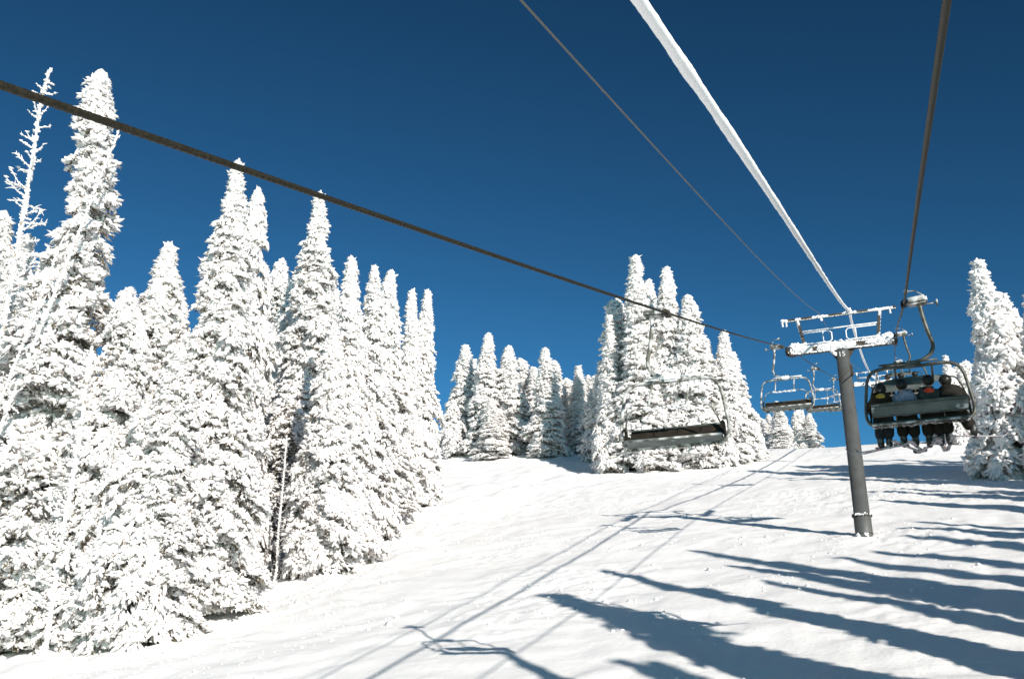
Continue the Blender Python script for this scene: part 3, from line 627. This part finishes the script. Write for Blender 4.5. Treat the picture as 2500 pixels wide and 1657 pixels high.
# ------------------------------------------------------------------ chairs
def make_chair(frost, bar_mode):
    t = empty('lift_chair'); rg = np.random.default_rng(frost + 5)
    tubem = M['frosted_steel'] if frost else M['steel']
    # grip
    mb = MB(); add_box(mb, (.02, 0, .0), (.13, .34, .14), bevel=.03); add_box(mb, (-.05, .0, -.03), (.06, .22, .14), bevel=.02)
    g = mb.build('grip', M['black'] if not frost else M['brown_steel'], t)
    mb = MB(); add_box(mb, (.30, 0, .02), (.50, .30, .20), rot=rotm('Y', R_(-6)), bevel=.05); mb.build('grip_housing', M['frosted_steel'], g)
    mb = MB(); add_tube(mb, curve([(.50, 0, .12), (.42, .05, .22), (.28, .12, .34), (.12, .14, .36)], 4), .016, 6); add_tube(mb, [(.09, .10, .36), (.09, .18, .36)], .055, 12)
    mb.build('grip_lever', M['frosted_steel'], g)
    mb = MB(); add_tube(mb, [(.35, 0, -.10), (.78, 0, -.08)], .018, 6); add_tube(mb, [(.74, 0, -.08), (.78, 0, -.08)], .085, 14); mb.build('guide_roller', M['frosted_steel'], g)
    # hanger
    mb = MB(); P = curve([(.36, 0, -.06), (.38, 0, -.35), (.45, 0, -.80), (.52, 0, -1.15), (.46, 0, -1.36), (.30, 0, -1.49), (.10, 0, -1.56), (-.12, 0, -1.60)], 6)
    add_tube(mb, P, np.interp(np.linspace(0, 1, len(P)), [0, .7, 1], [.052, .048, .055]), 12); add_box(mb, (.36, 0, -.08), (.16, .14, .12), bevel=.03)
    mb.build('hanger_arm', tubem, t)
    # bail
    mb = MB(); half = [(0, 0, -1.66), (.55, 0, -1.645), (.85, 0, -1.66), (1.06, 0, -1.74), (1.18, 0, -1.92), (1.24, 0, -2.2), (1.29, -.02, -2.55), (1.31, -.06, -2.80), (1.28, -.10, -2.98), (1.17, -.12, -3.10)]
    P = [(-a, b, c) for a, b, c in half[::-1][:-1]] + half; add_tube(mb, curve(P, 5), .043, 12); bail = mb.build('bail', tubem, t)
    mb = MB(); add_box(mb, (0, 0, -1.60), (.38, .20, .14), bevel=.04); add_tube(mb, [(-.85, 0, -1.56), (-.15, 0, -1.555)], .026, 8); add_tube(mb, [(.12, 0, -1.55), (.62, 0, -1.545)], .026, 8)
    if frost: rime_along(mb, (-.2, -.05, -1.55), (.2, -.05, -1.55), 40, .06, spread=.03, rg=rg)
    mb.build('bail_clamp', M['ice'] if frost else M['steel'], bail)
    # seat pan with rear and front rails
    mb = MB(); rm = rotm('X', R_(7)); add_box(mb, (0, .04, -3.05), (2.34, .46, .05), rot=rm, bevel=.02); seat = mb.build('seat', M['lit_shell'] if frost else M['shell'], t)
    mb = MB()
    for x in (-.88, -.29, .29, .88): add_box(mb, (x, .05, -3.002), (.56, .42, .05), rot=rm, bevel=.02)
    mb.build('seat_pad', M['pad'], seat)
    mb = MB(); add_tube(mb, [(-1.2, -.20, -3.10), (1.2, -.20, -3.10)], .030, 8); add_tube(mb, [(-1.2, .27, -3.04), (1.2, .27, -3.04)], .026, 8)
    if frost: rime_along(mb, (-1.15, -.21, -3.13), (1.15, -.21, -3.13), 150, .030, spread=.012, rg=rg)
    else: rime_along(mb, (-1.15, .24, -3.07), (1.15, .24, -3.07), 120, .030, spread=.014, rg=rg); rime_along(mb, (-1.15, .10, -3.09), (1.15, .10, -3.09), 90, .024, spread=.012, rg=rg)
    mb.build('seat_rail', M['frosted_steel'], seat)
    # backrest, slightly curved shell leaning back
    zs = np.linspace(0, 1, 7); V = []
    def bk(u, s, off): return (1.16 * u, -.26 - .15 * s - .03 * math.sin(s * math.pi) + off, -2.92 + .28 * s)
    us = np.linspace(-1, 1, 9); mb = MB(); n = len(us)
    for off in (0, .03):
        for s in zs: V += [bk(u, s, off) for u in us]
    F = []; m = len(zs)
    for L_ in (0, 1):
        b = L_ * n * m
        for i in range(m - 1):
            for j in range(n - 1):
                q = (b + i * n + j, b + i * n + j + 1, b + (i + 1) * n + j + 1, b + (i + 1) * n + j); F.append(q if L_ == 0 else q[::-1])
    per = [j for j in range(n)] + [i * n + n - 1 for i in range(1, m)] + [(m - 1) * n + j for j in range(n - 2, -1, -1)] + [i * n for i in range(m - 2, 0, -1)]
    for a, b in zip(per, per[1:] + per[:1]): F.append((a, a + n * m, b + n * m, b))
    mb.add(V, F, 0, False); back = mb.build('backrest', M['shell'], t)
    mb = MB(); add_tube(mb, [bk(u, 0, .0) for u in us], .02, 6); add_tube(mb, [bk(u, 1, .0) for u in us], .022, 6); add_tube(mb, [bk(u, .78, -.012) for u in us], .012, 6)
    for x in (-.58, 0, .58): add_tube(mb, [(x, -.26, -2.94), (x, -.20, -3.08)], .022, 6)
    mb.build('backrest_rail', M['steel'], back)
    for x in (-.87, -.29, .29, .87):
        mb = MB(); add_box(mb, (x, -.312, -2.78), (.57, .04, .26), rot=rotm('X', R_(25)), bevel=.015); mb.build('back_pad', M['pad'], back)
    # side arms (dark brackets)
    for s in (-1, 1):
        mb = MB(); add_box(mb, (s * 1.20, -.08, -2.88), (.05, .16, .34), rot=rotm('X', R_(-20)), bevel=.02); add_tube(mb, curve([(s * 1.2, -.1, -2.74), (s * 1.2, .1, -2.72), (s * 1.2, .26, -2.80)], 4), .03, 8)
        mb.build('armrest', M['black'], t)
    # restraint bar
    mb = MB()
    if bar_mode == 0:
        z, yb = -2.34, .34; half = [(0, yb, z), (.75, yb, z + .01), (.98, yb, z - .08), (1.09, yb - .08, z - .26), (1.15, .1, -2.76)]
    else:
        z, yb = -1.93, .30; half = [(0, yb, z), (.85, yb, z), (1.02, yb - .03, z - .08), (1.12, yb - .10, z - .30), (1.20, .02, -2.62), (1.18, -.05, -2.80)]
    P = [(-a, b, c) for a, b, c in half[::-1][:-1]] + half; add_tube(mb, curve(P, 5), .021, 8); rb = mb.build('restraint_bar', tubem, t)
    for x in (-.46, .46):
        mb = MB(); add_tube(mb, [(x, .0, -1.62), (x + .02, .12, -1.86), (x + .05, yb, z)] if bar_mode == 0 else [(x, 0, -1.66), (x, yb, z)], .030, 8)
        mb.build('footrest_strut', tubem, rb)
    if bar_mode:
        V = []; k = 22
        for sgn, o in ((1, 0), (-1, 0)):
            for i in range(k):
                u = -1 + 2 * i / (k - 1); V.append((u * .86, yb - .03 + .02 * sgn, z - .01 + sgn * .105 * math.sqrt(max(0, 1 - abs(u) ** 2.2))))
        mb = MB(); F = [(i, i + 1, k + i + 1, k + i) for i in range(k - 1)]; V2 = [(a, b + .03, c) for a, b, c in V]
        mb.add(V, F, 0, False); mb.add(V2, [f[::-1] for f in F], 0, False)
        e = [i for i in range(k)] + [k + i for i in range(k - 1, -1, -1)]; mb.add(V + V2, [(a, a + 2 * k, b + 2 * k, b) for a, b in zip(e, e[1:] + e[:1])], 0, False)
        mb.build('footrest', M['shell'], rb)
    else:
        mb = MB(); rime_along(mb, (-.5, yb, z - .01), (.62, yb, z - .01), 70, .033, spread=.015, rg=rg); mb.build('rime_crust', M['ice'], rb)
    for ch in list(t.children):
        if ch.name.split('.')[0] not in ('grip', 'hanger_arm'): ch.scale = (.93, 1, 1)
    return t

empty_chair = make_chair(1, 0); full_chair = make_chair(0, 1)
GC = 'empty chairs coming down the left rope'
def set_chair(o, x, y, rz, label, group):
    o.location = (x, y, float(right_z(y) if x > 0 else rope_z(y))); o.rotation_euler = (0, 0, rz); tag(o, label, 'ski lift chair', group); return o
set_chair(empty_chair, XL, 21.0, math.pi, 'nearest empty chair hanging from the left rope before white firs', GC)
for y, lab in ((46.3, 'empty chair hanging just left of the tower pole'), (71.0, 'smaller empty chair half hidden behind the tower pole'),
               (96.0, 'tiny distant empty chair behind the tower pole on the left rope')):
    set_chair(copy_tree(empty_chair), XL, y, math.pi, lab, GC)
GF = 'occupied chairs going up the right rope'
Y1, Y2 = 24.9, 49.0
set_chair(full_chair, XR, Y1, 0, 'shaded chair carrying four skiers on the right rope', GF)
set_chair(copy_tree(full_chair), XR, Y2, 0, 'next chair with three riders seen above the nearer skiers', GF)
set_chair(copy_tree(full_chair), XR, 74.0, 0, 'far chair on the right rope hidden behind the skiers', GF)

# ------------------------------------------------------------------ people
def skin(name, verts, edges, rad, m, parent, sub=2, root=0):
    me = bpy.data.meshes.new(name); me.from_pydata(verts, edges, []); o = bpy.data.objects.new(name, me); col.objects.link(o)
    md = o.modifiers.new('skin', 'SKIN'); md.use_smooth_shade = True
    sv = me.skin_vertices[0].data
    for i, r in enumerate(rad): sv[i].radius = (r, r) if not isinstance(r, tuple) else r; sv[i].use_root = (i == root)
    s = o.modifiers.new('sub', 'SUBSURF'); s.levels = sub; s.render_levels = sub
    dg = bpy.context.evaluated_depsgraph_get(); dg.update(); m2 = bpy.data.meshes.new_from_object(o.evaluated_get(dg)); bpy.data.objects.remove(o)
    m2.materials.clear(); m2.materials.append(m)
    for p in m2.polygons: p.use_smooth = True
    o = bpy.data.objects.new(name, m2); col.objects.link(o); o.parent = parent; return o

def person(loc, jacket, pants, helmet, label, hood=None, head=(0, .04, .76), lean=0., knees=.11, feet=((-.12, .46, -.40), (.12, .46, -.40)), pattern=False, big=1.0, group=None, turn=0.):
    e = empty('person', loc); tag(e, label, 'person', group); e.scale = (big * 1.12, big * 1.08, big * 1.09); hx, hy, hz = head
    B = [(0, 0, .12), (0, -.04, .30), (lean * .5, -.05, .48), (lean * .8, -.02, .62), (hx * .8, hy * .6, .66), (hx, hy, hz), (hx + .02 * math.sin(turn), hy + .05, hz + .05)]
    E = [(0, 1), (1, 2), (2, 3), (3, 4), (4, 5), (5, 6)]; Rr = [.13, .12, .13, .07, .055, .088, .085]
    def ad(p, r, j): B.append(p); Rr.append(r); E.append((j, len(B) - 1)); return len(B) - 1
    for s in (-1, 1):
        a = ad((s * .17 + lean * .6, -.02, .54), .06, 2); b = ad((s * .25 + lean * .4, .06, .30), .045, a); c = ad((s * .17, .30, .22), .032, b)
        h = ad((s * .15, .37, .215), .034, c); h2 = ad((s * .145, .41, .21), .03, h)
        for k in range(4):
            f = ad((s * (.115 + .018 * k), .435 + .008 * (k % 2), .205), .0095, h2); f = ad((s * (.113 + .018 * k), .46 - .006 * abs(k - 1), .19), .009, f); ad((s * (.113 + .018 * k), .455 - .006 * abs(k - 1), .165), .008, f)
        f = ad((s * .115, .385, .20), .011, h); ad((s * .09, .41, .19), .010, f)
        l = ad((s * .09, .05, .09), .085, 0); kx = s * knees; fx = feet[0 if s < 0 else 1]
        k1 = ad((kx, .44, .10), .06, l); k2 = ad((fx[0], fx[1] - .02, fx[2] + .1), .042, k1); k3 = ad(fx, .04, k2); ad((fx[0], fx[1] + .14, fx[2] - .03), .032, k3)
    skin('body', B, E, Rr, M['skin'], e, 1)
    # jacket
    V = [(0, .0, .07), (0, -.045, .26), (lean * .5, -.055, .46), (lean * .8, -.02, .59), (hx * .8, hy * .5, .645)]; E = [(0, 1), (1, 2), (2, 3), (3, 4)]; Rr = [(.23, .17), (.23, .18), (.24, .185), (.15, .14), (.09, .09)]
    for s in (-1, 1):
        i = len(V); V += [(s * .17 + lean * .6, -.025, .525), (s * .265 + lean * .4, .04, .31), (s * .185, .28, .22)]; E += [(2, i), (i, i + 1), (i + 1, i + 2)]; Rr += [.125, .095, .065]
    skin('jacket', V, E, Rr, M[jacket], e, 2)
    V = [(0, .0, .08)]; E = []; Rr = [(.17, .13)]
    for s in (-1, 1):
        fx = feet[0 if s < 0 else 1]; i = len(V); V += [(s * .09, .06, .085), (s * knees, .44, .09), ((s * knees + fx[0]) / 2, .45, -.12), (fx[0], fx[1] - .01, fx[2] + .10)]
        E += [(0, i), (i, i + 1), (i + 1, i + 2), (i + 2, i + 3)]; Rr += [.14, .135, .14, .125]
    skin('trousers', V, E, Rr, M[pants], e, 2)
    for s in (0, 1):
        fx = feet[s]; skin('boot', [(fx[0], fx[1], fx[2] + .19), (fx[0], fx[1] - .02, fx[2] - .03), (fx[0], fx[1] + .17, fx[2] - .05)], [(0, 1), (1, 2)], [.085, .080, .060], M['boot'], e, 1)
    mb = MB(); V, F = ICO2; W = V * np.array([.128, .148, .135]) + np.array([hx, hy - .005, hz + .065]); W[:, 2] = np.maximum(W[:, 2], hz - .02 - (W[:, 1] < hy) * .05); mb.add(W, F); add_tube(mb, [(hx - .05, hy - .135, hz + .03), (hx + .05, hy - .135, hz + .03)], .018, 6)
    he = mb.build('helmet', M[helmet], e)
    mb = MB(); add_box(mb, (hx, hy + .125, hz + .035), (.17, .06, .085), bevel=.025); mb.build('goggles', M['black'], he)
    if hood:
        skin('hood', [(lean - .10, -.08, .60), (lean, -.155, .54), (lean + .10, -.08, .60), (lean, -.13, .47)], [(0, 1), (1, 2), (1, 3)], [.070, .078, .070, .035], M[hood], e, 2, 1)
    return e

def skis(loc, feet, angs, pitch, label, group, L=1.5):
    e = empty('pair_of_skis', loc); tag(e, label, 'skis', group)
    for f, a, pt in zip(feet, angs, pitch):
        k = 22; u = np.linspace(0, 1, k); yy = -.36 * L + L * u; zz = np.where(u > .86, (u - .86) ** 2 * 9, 0) + np.where(u < .05, (.05 - u) ** 2 * 8, 0)
        w = .042 + .018 * np.abs(2 * u - 1) ** 1.5; w = w * np.where(u > .93, np.sqrt(np.maximum(0, 1 - ((u - .93) / .07) ** 2)) + .05, 1)
        V = []
        for off in (0, .016): V += [(-w[i], yy[i], zz[i] + off) for i in range(k)] + [(w[i], yy[i], zz[i] + off) for i in range(k)]
        V = np.array(V); rmx = rotm('Z', a) @ rotm('X', pt); V = V @ rmx.T + np.array([f[0], f[1] + .06, f[2] - .13])
        F = [(i, i + 1, k + i + 1, k + i) for i in range(k - 1)] + [(2 * k + i, 3 * k + i, 3 * k + i + 1, 2 * k + i + 1) for i in range(k - 1)] + [(i, 2 * k + i, 2 * k + i + 1, i + 1) for i in range(k - 1)] + [(k + i, k + i + 1, 3 * k + i + 1, 3 * k + i) for i in range(k - 1)]
        mb = MB(); mb.add(V, F, 0, False); c = np.array([f[0], f[1] + .05, f[2] - .09])
        add_box(mb, c + np.array([0, .13, 0]) @ rmx.T, (.07, .07, .05), rot=rmx, bevel=.01); add_box(mb, c + np.array([0, -.16, .01]) @ rmx.T, (.07, .09, .06), rot=rmx, bevel=.01)
        mb.build('ski', M['ski_base'], e)
    return e

sx, sy, sz = XR, Y1 - .02, float(right_z(Y1)) - 3.0
GP = 'skiers riding the nearer occupied chair'; GS = 'skis hanging under the nearer occupied chair'
PE = [(-.84, 'brown_cloth', 'navy_cloth', 'helmet_pattern', 'leftmost rider with a patterned helmet and a mustard yellow collar', 'mustard_cloth', (.02, .06, .72), 0, .08, ((-.12, .42, -.44), (.06, .44, -.42)), .98),
      (-.30, 'grey_cloth', 'black_cloth', 'helmet_black', 'second rider from the left in a pale grey hooded jacket', 'grey_cloth', (-.02, .04, .76), 0, .11, ((-.12, .46, -.40), (.12, .46, -.42)), 1.0),
      (.27, 'slate_cloth', 'black_cloth', 'helmet_black', 'third rider from the left with a red hood', 'red_cloth', (.02, .04, .78), 0, .10, ((-.11, .46, -.44), (.12, .46, -.42)), 1.02),
      (.78, 'black_cloth', 'black_cloth', 'helmet_black', 'rightmost rider in black leaning to the left', None, (-.09, .05, .73), -.03, .18, ((-.16, .46, -.40), (.32, .44, -.30)), 1.04)]
for dx, j, p, he, lab, hood, head, ln, kn, ft, bg_ in PE:
    person((sx + dx, sy, sz), j, p, he, lab, hood, head, ln, kn, ft, group=GP, big=bg_)
for (dx, *_r), an, pt, lab in zip(PE, ((R_(68), R_(60)), (R_(-28), R_(-14)), (R_(24), R_(-8)), (R_(6), R_(-62))), ((0, -.03), (-.06, -.02), (-.04, -.05), (-.05, .02)),
                  ('skis turned sideways under the leftmost rider', 'spread skis under the rider in the pale grey jacket', 'crossing skis under the rider with the red hood', 'skis under the rightmost rider, one pointing sideways')):
    skis((sx + dx, sy, sz), _r[8 - 0 - 0] if False else _r[8], an, pt, lab, GS)
sy2, sz2 = Y2 - .02, float(rope_z(Y2)) - 3.0
GP2 = 'riders of the second occupied chair'
for dx, j, he, lab in ((-.62, 'brown_cloth', 'helmet_pattern', 'left rider on the farther occupied chair in olive brown'), (-.02, 'rust_cloth', 'helmet_black', 'middle rider on the farther occupied chair in rust brown'),
                       (.62, 'black_cloth', 'helmet_black', 'right rider on the farther occupied chair in black')):
    person((XR + dx, sy2, sz2), j, 'black_cloth', he, lab, group=GP2)
